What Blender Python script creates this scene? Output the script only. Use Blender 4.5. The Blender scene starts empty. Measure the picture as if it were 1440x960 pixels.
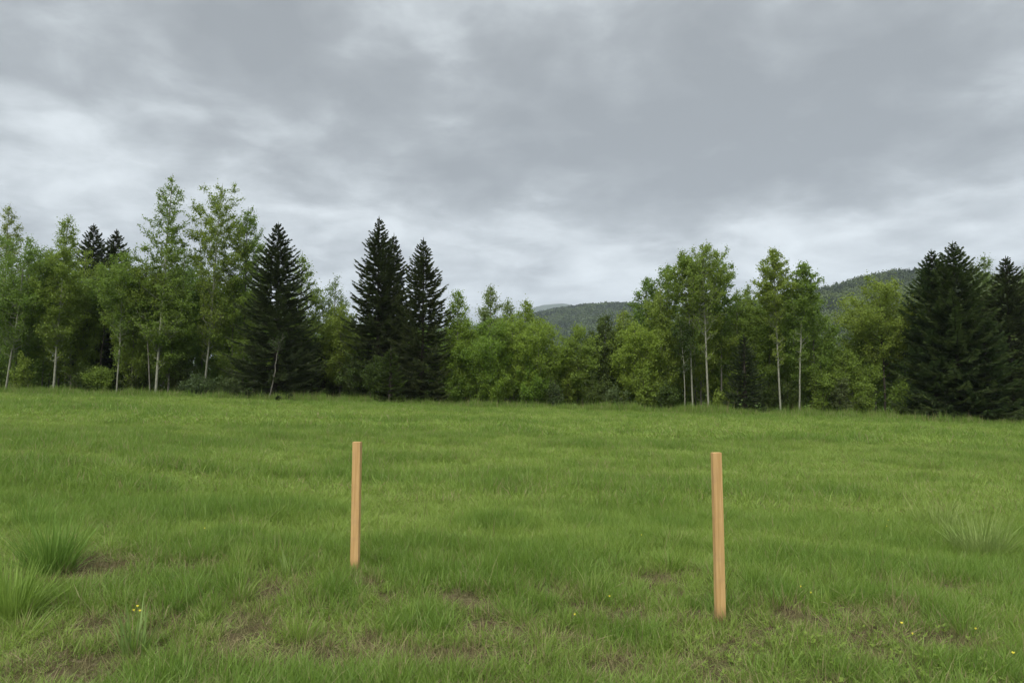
import bpy, math, random
import numpy as np
from mathutils import Vector
R = math.radians
RNG = np.random.default_rng(7)
random.seed(7)
sc = bpy.context.scene
C = sc.collection

# ------------------------------------------------------------------ camera
F = 1040.0                       # focal length in photo pixels (photo 1440 x 960)
EYE = 1.45
HORIZON = 545.0
PITCH = math.atan((HORIZON - 480) / F)
cam_d = bpy.data.cameras.new('camera')
cam = bpy.data.objects.new('camera', cam_d); C.objects.link(cam)
cam_d.sensor_width = 36; cam_d.lens = 36 * F / 1440
cam_d.clip_start = 0.05; cam_d.clip_end = 20000
cam.location = (0, 0, EYE); cam.rotation_euler = (R(90) + PITCH, 0, 0)
sc.camera = cam

def ray(px, py):
    a = (px - 720) / F; b = (480 - py) / F
    return np.array([a, math.cos(PITCH) - b * math.sin(PITCH), math.sin(PITCH) + b * math.cos(PITCH)])
def at(px, py, Y):
    d = ray(px, py); return np.array([0, 0, EYE]) + d * (Y / d[1])

# ------------------------------------------------------------------ view, world, sun
sc.view_settings.view_transform = 'Standard'; sc.view_settings.look = 'None'
sc.view_settings.gamma = 1; sc.view_settings.use_curve_mapping = False
sc.view_settings.exposure = 1.10
sc.render.engine = 'CYCLES'
sc.cycles.max_bounces = 5; sc.cycles.diffuse_bounces = 3; sc.cycles.glossy_bounces = 2
sc.cycles.transmission_bounces = 3; sc.cycles.transparent_max_bounces = 8; sc.cycles.volume_bounces = 0
sc.cycles.use_denoising = True
sc.cycles.use_adaptive_sampling = False

SUN_EL, SUN_AZ = R(46), R(200)           # azimuth clockwise from +Y
W = bpy.data.worlds.new('World'); sc.world = W; W.use_nodes = True
nt = W.node_tree; nt.nodes.clear()
def N(t, **k):
    n = nt.nodes.new(t)
    for a, b in k.items(): setattr(n, a, b)
    return n
def math_(op, a, b=None, c=None):
    n = N('ShaderNodeMath', operation=op)
    for i, v in enumerate((a, b, c)):
        if v is None: continue
        if isinstance(v, (int, float)): n.inputs[i].default_value = v
        else: nt.links.new(v, n.inputs[i])
    return n.outputs[0]
def vmath(op, a, b=None, out=0):
    n = N('ShaderNodeVectorMath', operation=op)
    for i, v in enumerate((a, b)):
        if v is None: continue
        if isinstance(v, (tuple, list)): n.inputs[i].default_value = v
        elif isinstance(v, (int, float)): n.inputs['Scale'].default_value = v
        else: nt.links.new(v, n.inputs[i])
    return n.outputs[out]
def noise(vec, scale, detail=5, rough=.55, dist=0.0):
    n = N('ShaderNodeTexNoise'); n.inputs['Scale'].default_value = scale
    n.inputs['Detail'].default_value = detail; n.inputs['Roughness'].default_value = rough
    n.inputs['Distortion'].default_value = dist
    nt.links.new(vec, n.inputs['Vector']); return n
tc = N('ShaderNodeTexCoord')
D = vmath('NORMALIZE', tc.outputs['Generated'])
sep = N('ShaderNodeSeparateXYZ'); nt.links.new(D, sep.inputs[0])
zc = math_('MAXIMUM', sep.outputs[2], 0.0)
den = math_('ADD', zc, 0.16)
comb = N('ShaderNodeCombineXYZ')
nt.links.new(math_('DIVIDE', sep.outputs[0], den), comb.inputs[0])
nt.links.new(math_('DIVIDE', sep.outputs[1], den), comb.inputs[1])
P = comb.outputs[0]                                   # cloud layer seen in perspective
w1 = noise(P, 1.4, 6, .6)
warp = vmath('SCALE', vmath('SUBTRACT', w1.outputs['Color'], (.5, .5, .5)), None)
warp.node.inputs['Scale'].default_value = 0.13
Dw = vmath('ADD', D, warp)
# large cloud masses: azimuth / elevation of their centres, their spread, and how dark (-) or thin (+) they are
masses = [(400, 90, 180, 85, -1.1), (330, 200, 130, 60, -.4), (860, 205, 300, 65, -.8), (1010, 165, 240, 90, -.55),
          (1230, 120, 260, 110, -.45), (600, 245, 190, 42, -.6), (1100, 265, 300, 35, -.45), (1330, 210, 150, 60, -.4), (250, 10, 190, 45, -.4),
          (110, 190, 170, 80, .5), (40, 60, 130, 80, .3), (620, 90, 60, 90, .3), (700, 80, 110, 70, .2),
          (480, 215, 120, 40, .35), (430, 300, 190, 32, .5), (800, 395, 330, 40, .75), (1060, 335, 280, 42, .5), (700, 330, 200, 25, .35),
          (1400, 260, 120, 45, .45), (1420, 40, 120, 60, .3), (1330, 350, 160, 30, .7), (180, 270, 200, 50, .2), (60, 300, 120, 40, .15)]
tot = None
for px, py, rx, ry, s in masses:
    c = ray(px, py); c /= np.linalg.norm(c)
    sub = vmath('SUBTRACT', Dw, tuple(c))
    ml = vmath('MULTIPLY', sub, (F / rx, F / rx * .6, F / ry))
    ln = vmath('LENGTH', ml, None, out=1)
    e = math_('MULTIPLY', math_('EXPONENT', math_('MULTIPLY', math_('MULTIPLY', ln, ln), -0.8)), s)
    tot = e if tot is None else math_('ADD', tot, e)
n1 = noise(P, 1.3, 7, .55, .3).outputs['Fac']
n2 = noise(P, 3.6, 6, .6, .4).outputs['Fac']
n3 = noise(vmath('MULTIPLY', Dw, (5, 5, 8)), 1.2, 5, .5, .3).outputs['Fac']
tex = math_('ADD', math_('MULTIPLY', math_('SUBTRACT', n1, .5), 1.3), math_('MULTIPLY', math_('SUBTRACT', n2, .5), 1.5))
tex = math_('ADD', tex, math_('MULTIPLY', math_('SUBTRACT', n3, .5), 2.3))
val = math_('ADD', math_('ADD', math_('MULTIPLY', tot, .34), math_('MULTIPLY', tex, .62)), .50)
ramp = N('ShaderNodeValToRGB'); nt.links.new(val, ramp.inputs[0])
cr = ramp.color_ramp; cr.interpolation = 'B_SPLINE'
cr.elements[0].position = 0.05; cr.elements[0].color = (.238, .255, .264, 1)
cr.elements[1].position = 0.97; cr.elements[1].color = (.62, .662, .68, 1)
for p_, c_ in ((.3, (.290, .310, .320, 1)), (.5, (.370, .397, .410, 1)), (.72, (.488, .523, .538, 1))):
    e_ = cr.elements.new(p_); e_.color = c_
# an overcast sky is brighter overhead than at the horizon
zen = N('ShaderNodeMapRange', interpolation_type='SMOOTHSTEP'); nt.links.new(sep.outputs[2], zen.inputs[0])
zen.inputs[1].default_value = .46; zen.inputs[2].default_value = .95; zen.inputs[3].default_value = .66; zen.inputs[4].default_value = 2.7
cl = vmath('SCALE', ramp.outputs[0], None); nt.links.new(zen.outputs[0], cl.node.inputs['Scale'])
cl10 = vmath('SCALE', cl, None); cl10.node.inputs['Scale'].default_value = 10.0
sky = N('ShaderNodeTexSky', sky_type='NISHITA'); sky.sun_disc = False
sky.sun_elevation = SUN_EL; sky.sun_rotation = SUN_AZ
mix = N('ShaderNodeMix', data_type='RGBA'); mix.inputs[0].default_value = .96
nt.links.new(sky.outputs[0], mix.inputs[6]); nt.links.new(cl10, mix.inputs[7])
bg = N('ShaderNodeBackground'); bg.inputs[1].default_value = 0.1
nt.links.new(mix.outputs[2], bg.inputs[0])
wo = N('ShaderNodeOutputWorld'); nt.links.new(bg.outputs[0], wo.inputs[0])
W.cycles.sampling_method = 'MANUAL'; W.cycles.sample_map_resolution = 512

sd = bpy.data.lights.new('sun', 'SUN'); sd.energy = 1.5; sd.angle = R(30); sd.color = (1, .97, .92)
sun = bpy.data.objects.new('sun', sd); C.objects.link(sun)
sv = Vector((math.sin(SUN_AZ) * math.cos(SUN_EL), math.cos(SUN_AZ) * math.cos(SUN_EL), math.sin(SUN_EL)))
sun.rotation_euler = sv.to_track_quat('Z', 'Y').to_euler(); sun.location = (0, 0, 60)

# ------------------------------------------------------------------ helpers
def _hash(ix, iy, seed):
    h = (ix.astype(np.int64) * 374761393 + iy.astype(np.int64) * 668265263 + seed * 974711) & 0xffffffff
    h = ((h ^ (h >> 13)) * 1274126177) & 0xffffffff
    return ((h ^ (h >> 16)) & 0xffff) / 65535.0
def vnoise(x, y, scale, seed=0, octv=3):
    x = np.asarray(x, float) / scale; y = np.asarray(y, float) / scale
    out = 0; amp = 1; tot = 0
    for o in range(octv):
        ix = np.floor(x); iy = np.floor(y); fx = x - ix; fy = y - iy
        fx = fx * fx * (3 - 2 * fx); fy = fy * fy * (3 - 2 * fy)
        a = _hash(ix, iy, seed + o); b = _hash(ix + 1, iy, seed + o); c = _hash(ix, iy + 1, seed + o); d = _hash(ix + 1, iy + 1, seed + o)
        out = out + amp * ((a * (1 - fx) + b * fx) * (1 - fy) + (c * (1 - fx) + d * fx) * fy)
        tot += amp; amp *= .5; x = x * 2.03 + 17.1; y = y * 2.03 + 5.3
    return out / tot
def sstep(a, b, x):
    t = np.clip((x - a) / (b - a), 0, 1); return t * t * (3 - 2 * t)
def terrain(x, y):
    x = np.asarray(x, float); y = np.asarray(y, float)
    r = np.hypot(x, y)
    k = np.minimum(1, 110 / np.maximum(r, 1))
    z = (-0.0295 * x + 0.0003 * y) * k
    z = z + (vnoise(x, y, 2.2, 3, 3) - .5) * .20 * sstep(1.5, 4, r) * (1 - sstep(120, 300, r))
    z = z + (vnoise(x, y, 9, 11, 2) - .5) * .30 * sstep(6, 14, r) * (1 - sstep(300, 600, r))
    return z
def ground_at(px, py):
    d = ray(px, py); t = 1.0
    lo, hi = 1.0, 90.0
    for _ in range(400):
        p = np.array([0, 0, EYE]) + d * lo
        if p[2] <= float(terrain(p[0], p[1])): break
        lo *= 1.012
        if lo > hi: break
    p = np.array([0, 0, EYE]) + d * lo
    return np.array([p[0], p[1], float(terrain(p[0], p[1]))])

def mk_mesh(name, verts, quads=None, tris=None, attrs=None, smooth=False):
    me = bpy.data.meshes.new(name)
    verts = np.asarray(verts, np.float32)
    quads = np.zeros((0, 4), np.int32) if quads is None else np.asarray(quads, np.int32)
    tris = np.zeros((0, 3), np.int32) if tris is None else np.asarray(tris, np.int32)
    nl = quads.size + tris.size; npoly = len(quads) + len(tris)
    me.vertices.add(len(verts)); me.vertices.foreach_set('co', verts.ravel())
    me.loops.add(nl); me.loops.foreach_set('vertex_index', np.concatenate([quads.ravel(), tris.ravel()]))
    me.polygons.add(npoly)
    st = np.concatenate([np.arange(len(quads)) * 4, len(quads) * 4 + np.arange(len(tris)) * 3]).astype(np.int32)
    me.polygons.foreach_set('loop_start', st)
    if smooth: me.polygons.foreach_set('use_smooth', np.ones(npoly, bool))
    for k, v in (attrs or {}).items():
        a = me.attributes.new(k, 'FLOAT', 'POINT'); a.data.foreach_set('value', np.asarray(v, np.float32))
    me.update(calc_edges=True); me.validate()
    return me
class MB:
    def __init__(s): s.v = []; s.q = []; s.t = []; s.a = []; s.n = 0
    def add(s, v, q=None, t=None, a=None):
        v = np.asarray(v, float).reshape(-1, 3)
        if q is not None and len(q): s.q.append(np.asarray(q) + s.n)
        if t is not None and len(t): s.t.append(np.asarray(t) + s.n)
        s.v.append(v); s.a.append(np.zeros(len(v)) if a is None else np.asarray(a)); s.n += len(v)
    def mesh(s, name, smooth=False):
        return mk_mesh(name, np.concatenate(s.v), np.concatenate(s.q) if s.q else None, np.concatenate(s.t) if s.t else None,
                       {'tone': np.concatenate(s.a)}, smooth)
def tube(mb, pts, rad, n=6, tone=0.5):
    pts = np.asarray(pts, float); rad = np.asarray(rad, float)
    tan = np.gradient(pts, axis=0); tan /= np.linalg.norm(tan, axis=1)[:, None] + 1e-9
    ref = np.array([.31, .95, .05]); u = np.cross(tan, ref); u /= np.linalg.norm(u, axis=1)[:, None] + 1e-9
    w = np.cross(tan, u)
    a = np.arange(n) * 2 * math.pi / n
    v = pts[:, None] + rad[:, None, None] * (np.cos(a)[None, :, None] * u[:, None] + np.sin(a)[None, :, None] * w[:, None])
    m = len(pts); i = np.arange(m - 1)[:, None] * n; j = np.arange(n)[None]; j2 = (j + 1) % n
    q = np.stack([i + j, i + j2, i + n + j2, i + n + j], -1).reshape(-1, 4)
    mb.add(v.reshape(-1, 3), q, a=np.full(m * n, tone))
def rand_dirs(n, rng=RNG):
    v = rng.normal(size=(n, 3)); return v / (np.linalg.norm(v, axis=1)[:, None] + 1e-9)
def leaf_quads(mb, cen, size, rng=RNG, aspect=.62, tone=None, up=0.0):
    """small pointed leaves (diamond faces) with random facing"""
    n = len(cen); a = rand_dirs(n, rng); b = rand_dirs(n, rng)
    a[:, 2] *= (1 - up)
    a /= np.linalg.norm(a, axis=1)[:, None] + 1e-9
    b = b - (a * b).sum(1)[:, None] * a; b /= np.linalg.norm(b, axis=1)[:, None] + 1e-9
    s = (np.asarray(size) * np.ones(n))[:, None] * rng.uniform(.6, 1.3, (n, 1))
    v = np.stack([cen - a * s, cen - b * s * aspect, cen + a * s, cen + b * s * aspect], 1).reshape(-1, 3)
    q = np.arange(n * 4).reshape(-1, 4)
    t = np.repeat(rng.random(n) if tone is None else tone, 4)
    mb.add(v, q, a=t)
def link(name, me, mat, parent=None, loc=None):
    o = bpy.data.objects.new(name, me)
    if mat and not me.materials: me.materials.append(mat)
    C.objects.link(o)
    if parent: o.parent = parent
    if loc is not None: o.location = loc
    return o
def tag(o, label=None, cat=None, group=None, kind=None):
    if label: o['label'] = label
    if cat: o['category'] = cat
    if group: o['group'] = group
    if kind: o['kind'] = kind
    return o
def empty(name, loc, label, cat, group=None, rz=0):
    o = bpy.data.objects.new(name, None); C.objects.link(o); o.location = loc; o.rotation_euler = (0, 0, rz)
    o.empty_display_size = .2
    return tag(o, label, cat, group)

# ------------------------------------------------------------------ materials
def new_mat(name):
    m = bpy.data.materials.new(name); m.use_nodes = True; m.node_tree.nodes.clear(); return m
def leafy(name, c_a, c_b, trans=.42, patch=1.2, rough=.6, spec=.25, extra=None, extra_amt=.1):
    """two-tone foliage: per-leaf tone attribute and a soft noise through the crown choose between two leaf colours"""
    m = new_mat(name); t = m.node_tree; n = t.nodes.new; l = t.links.new
    at_ = n('ShaderNodeAttribute'); at_.attribute_name = 'tone'
    geo = n('ShaderNodeNewGeometry'); ns = n('ShaderNodeTexNoise'); ns.inputs['Scale'].default_value = patch; ns.inputs['Detail'].default_value = 3
    l(geo.outputs['Position'], ns.inputs['Vector'])
    mr = n('ShaderNodeMapRange'); mr.inputs[1].default_value = .35; mr.inputs[2].default_value = .65; l(ns.outputs['Fac'], mr.inputs[0])
    av = n('ShaderNodeMath'); av.operation = 'MULTIPLY_ADD'; l(at_.outputs['Fac'], av.inputs[0]); av.inputs[1].default_value = .5
    h = n('ShaderNodeMath'); h.operation = 'MULTIPLY'; h.inputs[1].default_value = .5; l(mr.outputs[0], h.inputs[0]); l(h.outputs[0], av.inputs[2])
    mx = n('ShaderNodeMix'); mx.data_type = 'RGBA'; l(av.outputs[0], mx.inputs[0])
    mx.inputs[6].default_value = (*c_a, 1); mx.inputs[7].default_value = (*c_b, 1)
    col = mx.outputs[2]
    oi = n('ShaderNodeObjectInfo'); hsv = n('ShaderNodeHueSaturation'); l(col, hsv.inputs['Color'])
    hr = n('ShaderNodeMapRange'); l(oi.outputs['Random'], hr.inputs[0]); hr.inputs[3].default_value = .485; hr.inputs[4].default_value = .515
    l(hr.outputs[0], hsv.inputs['Hue'])
    vr = n('ShaderNodeMapRange'); l(oi.outputs['Random'], vr.inputs[0]); vr.inputs[3].default_value = 1.12; vr.inputs[4].default_value = .88
    l(vr.outputs[0], hsv.inputs['Value']); col = hsv.outputs[0]
    pb = n('ShaderNodeBsdfPrincipled'); l(col, pb.inputs['Base Color']); pb.inputs['Roughness'].default_value = rough
    pb.inputs['Specular IOR Level'].default_value = spec
    tr = n('ShaderNodeBsdfTranslucent'); l(col, tr.inputs['Color'])
    ms = n('ShaderNodeMixShader'); ms.inputs[0].default_value = trans; l(pb.outputs[0], ms.inputs[1]); l(tr.outputs[0], ms.inputs[2])
    o = n('ShaderNodeOutputMaterial'); l(ms.outputs[0], o.inputs[0]); return m
def ramp_mat(name, cols, scale=5, detail=6, rough=.9, stretch=(1, 1, 1), bump=0.0, bscale=40, spec=.2, coord='Object'):
    m = new_mat(name); t = m.node_tree; n = t.nodes.new; l = t.links.new
    tc_ = n('ShaderNodeTexCoord'); mp = n('ShaderNodeMapping'); mp.inputs['Scale'].default_value = stretch
    l(tc_.outputs[coord], mp.inputs[0])
    ns = n('ShaderNodeTexNoise'); ns.inputs['Scale'].default_value = scale; ns.inputs['Detail'].default_value = detail; ns.inputs['Roughness'].default_value = .65
    l(mp.outputs[0], ns.inputs['Vector'])
    r = n('ShaderNodeValToRGB'); l(ns.outputs['Fac'], r.inputs[0]); e = r.color_ramp.elements
    e[0].position, e[0].color = cols[0][0], (*cols[0][1], 1); e[1].position, e[1].color = cols[-1][0], (*cols[-1][1], 1)
    for p, c in cols[1:-1]: x = e.new(p); x.color = (*c, 1)
    pb = n('ShaderNodeBsdfPrincipled'); l(r.outputs[0], pb.inputs['Base Color']); pb.inputs['Roughness'].default_value = rough
    pb.inputs['Specular IOR Level'].default_value = spec
    if bump:
        n2_ = n('ShaderNodeTexNoise'); n2_.inputs['Scale'].default_value = bscale; n2_.inputs['Detail'].default_value = 5; l(mp.outputs[0], n2_.inputs['Vector'])
        b = n('ShaderNodeBump'); b.inputs['Strength'].default_value = bump; b.inputs['Distance'].default_value = .02; l(n2_.outputs['Fac'], b.inputs['Height']); l(b.outputs[0], pb.inputs['Normal'])
    o = n('ShaderNodeOutputMaterial'); l(pb.outputs[0], o.inputs[0]); return m

M = {}
M['leaf_mid'] = leafy('leaf_mid', (.122, .190, .024), (.210, .292, .046))
M['leaf_bright'] = leafy('leaf_bright', (.142, .218, .022), (.226, .315, .042))
M['leaf_dark'] = leafy('leaf_dark', (.048, .078, .014), (.090, .130, .024))
M['leaf_pale'] = leafy('leaf_pale', (.130, .180, .040), (.24, .30, .085))
M['leaf_grey'] = leafy('leaf_grey', (.065, .095, .028), (.115, .150, .048))
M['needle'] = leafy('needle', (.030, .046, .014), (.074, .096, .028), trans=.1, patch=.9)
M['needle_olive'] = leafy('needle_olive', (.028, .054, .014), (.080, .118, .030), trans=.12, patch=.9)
M['bark_pale'] = ramp_mat('bark_pale', [(.30, (.10, .09, .07)), (.42, (.20, .20, .15)), (.7, (.30, .30, .225))], scale=5, stretch=(2, 2, 1.2), bump=.3, bscale=20)
M['bark_grey'] = ramp_mat('bark_grey', [(.3, (.07, .065, .05)), (.7, (.20, .19, .15))], scale=6, stretch=(2, 2, .7), bump=.4, bscale=20)
M['bark_dark'] = ramp_mat('bark_dark', [(.3, (.03, .025, .02)), (.7, (.085, .07, .055))], scale=6, stretch=(2, 2, .7), bump=.4, bscale=20)

# ------------------------------------------------------------------ ground
def polar_ground():
    na, nr = 900, 330
    ang = np.linspace(0, 2 * math.pi, na, endpoint=False)
    rad = np.concatenate([[0.0], np.geomspace(.4, 6000, nr)])
    A, Rr = np.meshgrid(ang, rad[1:])
    x = (Rr * np.sin(A)).ravel(); y = (Rr * np.cos(A)).ravel()
    x = np.concatenate([[0], x]); y = np.concatenate([[0], y]); z = terrain(x, y)
    i = np.arange(nr - 1)[:, None] * na; j = np.arange(na)[None]; j2 = (j + 1) % na
    q = np.stack([i + j + 1, i + na + j + 1, i + na + j2 + 1, i + j2 + 1], -1).reshape(-1, 4)
    j = np.arange(na); t = np.stack([np.zeros(na, int), j + 1, (j + 1) % na + 1], -1)
    return mk_mesh('ground', np.stack([x, y, z], 1), q, t, smooth=True)
def ground_mat():
    m = new_mat('ground'); t = m.node_tree; n = t.nodes.new; l = t.links.new
    geo = n('ShaderNodeNewGeometry')
    def nz(s, d=5, r=.6):
        a = n('ShaderNodeTexNoise'); a.inputs['Scale'].default_value = s; a.inputs['Detail'].default_value = d; a.inputs['Roughness'].default_value = r
        l(geo.outputs['Position'], a.inputs['Vector']); return a.outputs['Fac']
    r1 = n('ShaderNodeValToRGB'); l(nz(28, 6, .7), r1.inputs[0]); e = r1.color_ramp.elements
    e[0].position = .3; e[0].color = (.040, .030, .018, 1); e[1].position = .72; e[1].color = (.17, .135, .085, 1)
    x = e.new(.5); x.color = (.070, .054, .028, 1)
    r2 = n('ShaderNodeValToRGB'); l(nz(2.5, 6, .7), r2.inputs[0]); e = r2.color_ramp.elements
    e[0].position = .3; e[0].color = (.055, .10, .022, 1); e[1].position = .7; e[1].color = (.12, .17, .045, 1)
    mr = n('ShaderNodeMapRange'); mr.inputs[1].default_value = .42; mr.inputs[2].default_value = .56; l(nz(5, 5), mr.inputs[0])
    # far away only turf shows between the blades
    ln = n('ShaderNodeVectorMath'); ln.operation = 'LENGTH'; l(geo.outputs['Position'], ln.inputs[0])
    fr = n('ShaderNodeMapRange'); fr.inputs[1].default_value = 9; fr.inputs[2].default_value = 16; l(ln.outputs[1], fr.inputs[0])
    mxm = n('ShaderNodeMath'); mxm.operation = 'MAXIMUM'; l(fr.outputs[0], mxm.inputs[1])
    h = n('ShaderNodeMath'); h.operation = 'MULTIPLY'; h.inputs[1].default_value = .16; l(mr.outputs[0], h.inputs[0]); l(h.outputs[0], mxm.inputs[0])
    mx = n('ShaderNodeMix'); mx.data_type = 'RGBA'; l(mxm.outputs[0], mx.inputs[0]); l(r1.outputs[0], mx.inputs[6]); l(r2.outputs[0], mx.inputs[7])
    pb = n('ShaderNodeBsdfPrincipled'); l(mx.outputs[2], pb.inputs['Base Color']); pb.inputs['Roughness'].default_value = 1; pb.inputs['Specular IOR Level'].default_value = .02
    b = n('ShaderNodeBump'); b.inputs['Strength'].default_value = .6; b.inputs['Distance'].default_value = .02; l(nz(60, 4), b.inputs['Height']); l(b.outputs[0], pb.inputs['Normal'])
    o = n('ShaderNodeOutputMaterial'); l(pb.outputs[0], o.inputs[0]); return m
tag(link('ground', polar_ground(), ground_mat()), 'green meadow turf sloping gently down to the right', None, kind='structure')

# ------------------------------------------------------------------ hills with their forests
def hill(name, label, xs, ztop, Yr, Yf, res, extra=900, amp=10, seed=5):
    """ridge at distance Yr whose top follows ztop over xs, foot at Yf"""
    X = np.arange(xs[0], xs[-1] + res, res); Yv = np.arange(Yf, Yr + extra, res)
    XX, YY = np.meshgrid(X, Yv)
    H = hill_h(XX, YY, xs, ztop, Yr, Yf, extra, amp, seed)
    nx, ny = len(X), len(Yv)
    i = np.arange(ny - 1)[:, None] * nx; j = np.arange(nx - 1)[None]
    q = np.stack([i + j, i + j + 1, i + nx + j + 1, i + nx + j], -1).reshape(-1, 4)
    me = mk_mesh(name, np.stack([XX.ravel(), YY.ravel(), H.ravel()], 1), q, smooth=True)
    return tag(link(name, me, M['hill']), label, None, kind='structure')
def hill_h(X, Y, xs, ztop, Yr, Yf, extra, amp, seed):
    top = np.interp(X, xs, ztop)
    f = sstep(Yf, Yr, Y) * .55 + np.clip((Y - Yf) / (Yr - Yf), 0, 1) * .45
    b = 1 - sstep(Yr, Yr + extra, Y)
    return top * f * b + (vnoise(X, Y, 160, seed, 3) - .5) * amp * f * b * 2 - 2.5
M['hill'] = ramp_mat('hill', [(.3, (.018, .030, .012)), (.7, (.045, .065, .022))], scale=.03, detail=6)
def forest(name, label, count, args, xr, yr, crown, nleaf, leaf, colour, seed):
    rng = np.random.default_rng(seed); mb = MB()
    X = rng.uniform(*xr, count); Y = rng.uniform(*yr, count)
    Z = hill_h(X, Y, *args)
    keep = Z > 6; X, Y, Z = X[keep], Y[keep], Z[keep]; n = len(X)
    s = rng.uniform(.65, 1.3, n) * crown
    spr = vnoise(X, Y, 140, 21, 3) < .5                       # stands of conifers between leafy stands
    d = rand_dirs(n * nleaf, rng).reshape(n, nleaf, 3); d[..., 2] = np.abs(d[..., 2])
    rr = rng.uniform(.55, 1, (n, nleaf, 1))
    zsc = np.where(spr, 1.5, 1.05)[:, None]
    p = d * rr
    taper = np.where(spr[:, None], 1 - .75 * p[..., 2], 1.0)
    p[..., 0] *= taper; p[..., 1] *= taper
    p[..., 2] *= zsc
    cen = np.stack([X, Y, Z + s * .3], 1)[:, None] + p * s[:, None, None]
    base = vnoise(X, Y, 110, 8, 3)
    hi = sstep(.70, .82, Z / Z.max() + .25 * (base - .5))           # conifers on the upper slopes, leafy stands below
    tone = np.clip(np.where(spr & (base < .55), .12, .45 + 1.3 * (base - .4)) * (1 - .85 * hi) + .06 + rng.normal(0, .09, n), 0, 1)
    tone = tone * colour
    leaf_quads(mb, cen.reshape(-1, 3), leaf, rng, aspect=.8, tone=np.repeat(tone, nleaf))
    return tag(link(name, mb.mesh(name), M['forest']), label, None, kind='stuff')
M['forest'] = leafy('forest', (.018, .034, .016), (.150, .205, .050), trans=.2, patch=.02)
def zpy(py, Y): return float(at(720, py, Y)[2])
# right hill, ridge about 900 m away
pxs = [-200, 850, 930, 1000, 1080, 1140, 1180, 1220, 1260, 1300, 1360, 1450, 1600, 2000]
pys = [545, 520, 470, 440, 420, 408, 397, 384, 380, 379, 383, 392, 420, 500]
YR = 900; xsR = [(p - 720) / F * YR for p in pxs]; ztR = [zpy(p, YR) - 4 for p in pys]
argR = (xsR, ztR, YR, 330, 700, 9, 5)
hill('hill', 'forested hill rising behind the trees on the right side of the meadow', xsR, ztR, YR, 330, 9, 700, 9, 5)
forest('hillside_forest', 'mixed dark and lighter green forest covering the right hill', 26000, argR, (80, 1000), (340, 1050), 4.8, 34, .95, 1.15, 31)
# long low ridge about 1600 m away
pxs = [-900, 200, 500, 740, 780, 830, 870, 900, 1000, 1200, 1500]
pys = [545, 520, 470, 441, 435, 431, 430, 430, 434, 450, 520]
YL = 1600; xsL = [(p - 720) / F * YL for p in pxs]; ztL = [zpy(p, YL) - 6 for p in pys]
argL = (xsL, ztL, YL, 700, 900, 12, 9)
hill('hill', 'long low dark ridge seen through the gap in the middle of the tree line', xsL, ztL, YL, 700, 14, 900, 12, 9)
forest('ridge_forest', 'dark forest covering the long low ridge beyond the gap', 22000, argL, (-60, 560), (720, 1720), 5.6, 20, 1.7, .45, 33)
# distant mountain
pxs = [350, 600, 700, 745, 765, 790, 806, 830, 870, 950, 1200]
pys = [520, 470, 447, 434, 428, 426, 427.5, 435, 447, 470, 520]
YM = 5200; xsM = [(p - 720) / F * YM for p in pxs]; ztM = [zpy(p, YM) for p in pys]
hm = hill('mountain', 'rounded blue distant mountain peeking over the low ridge', xsM, ztM, YM, 3500, 45, 1500, 8, 13)

# haze
hb = bpy.data.meshes.new('haze')
x0, x1, y0, y1, z0, z1 = -6300, 6300, -6300, 7200, -60, 760
v = [(x, y, z) for z in (z0, z1) for y in (y0, y1) for x in (x0, x1)]
hb.from_pydata(v, [], [(0, 2, 3, 1), (4, 5, 7, 6), (0, 1, 5, 4), (2, 6, 7, 3), (0, 4, 6, 2), (1, 3, 7, 5)])
mh = new_mat('haze'); t_ = mh.node_tree
pv = t_.nodes.new('ShaderNodeVolumePrincipled'); pv.inputs['Color'].default_value = (.80, .88, 1, 1); pv.inputs['Density'].default_value = 1.0e-4
mo = t_.nodes.new('ShaderNodeOutputMaterial'); t_.links.new(pv.outputs[0], mo.inputs['Volume'])
tag(link('haze', hb, mh), 'thin bluish air haze over the whole valley', None, kind='stuff')

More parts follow.
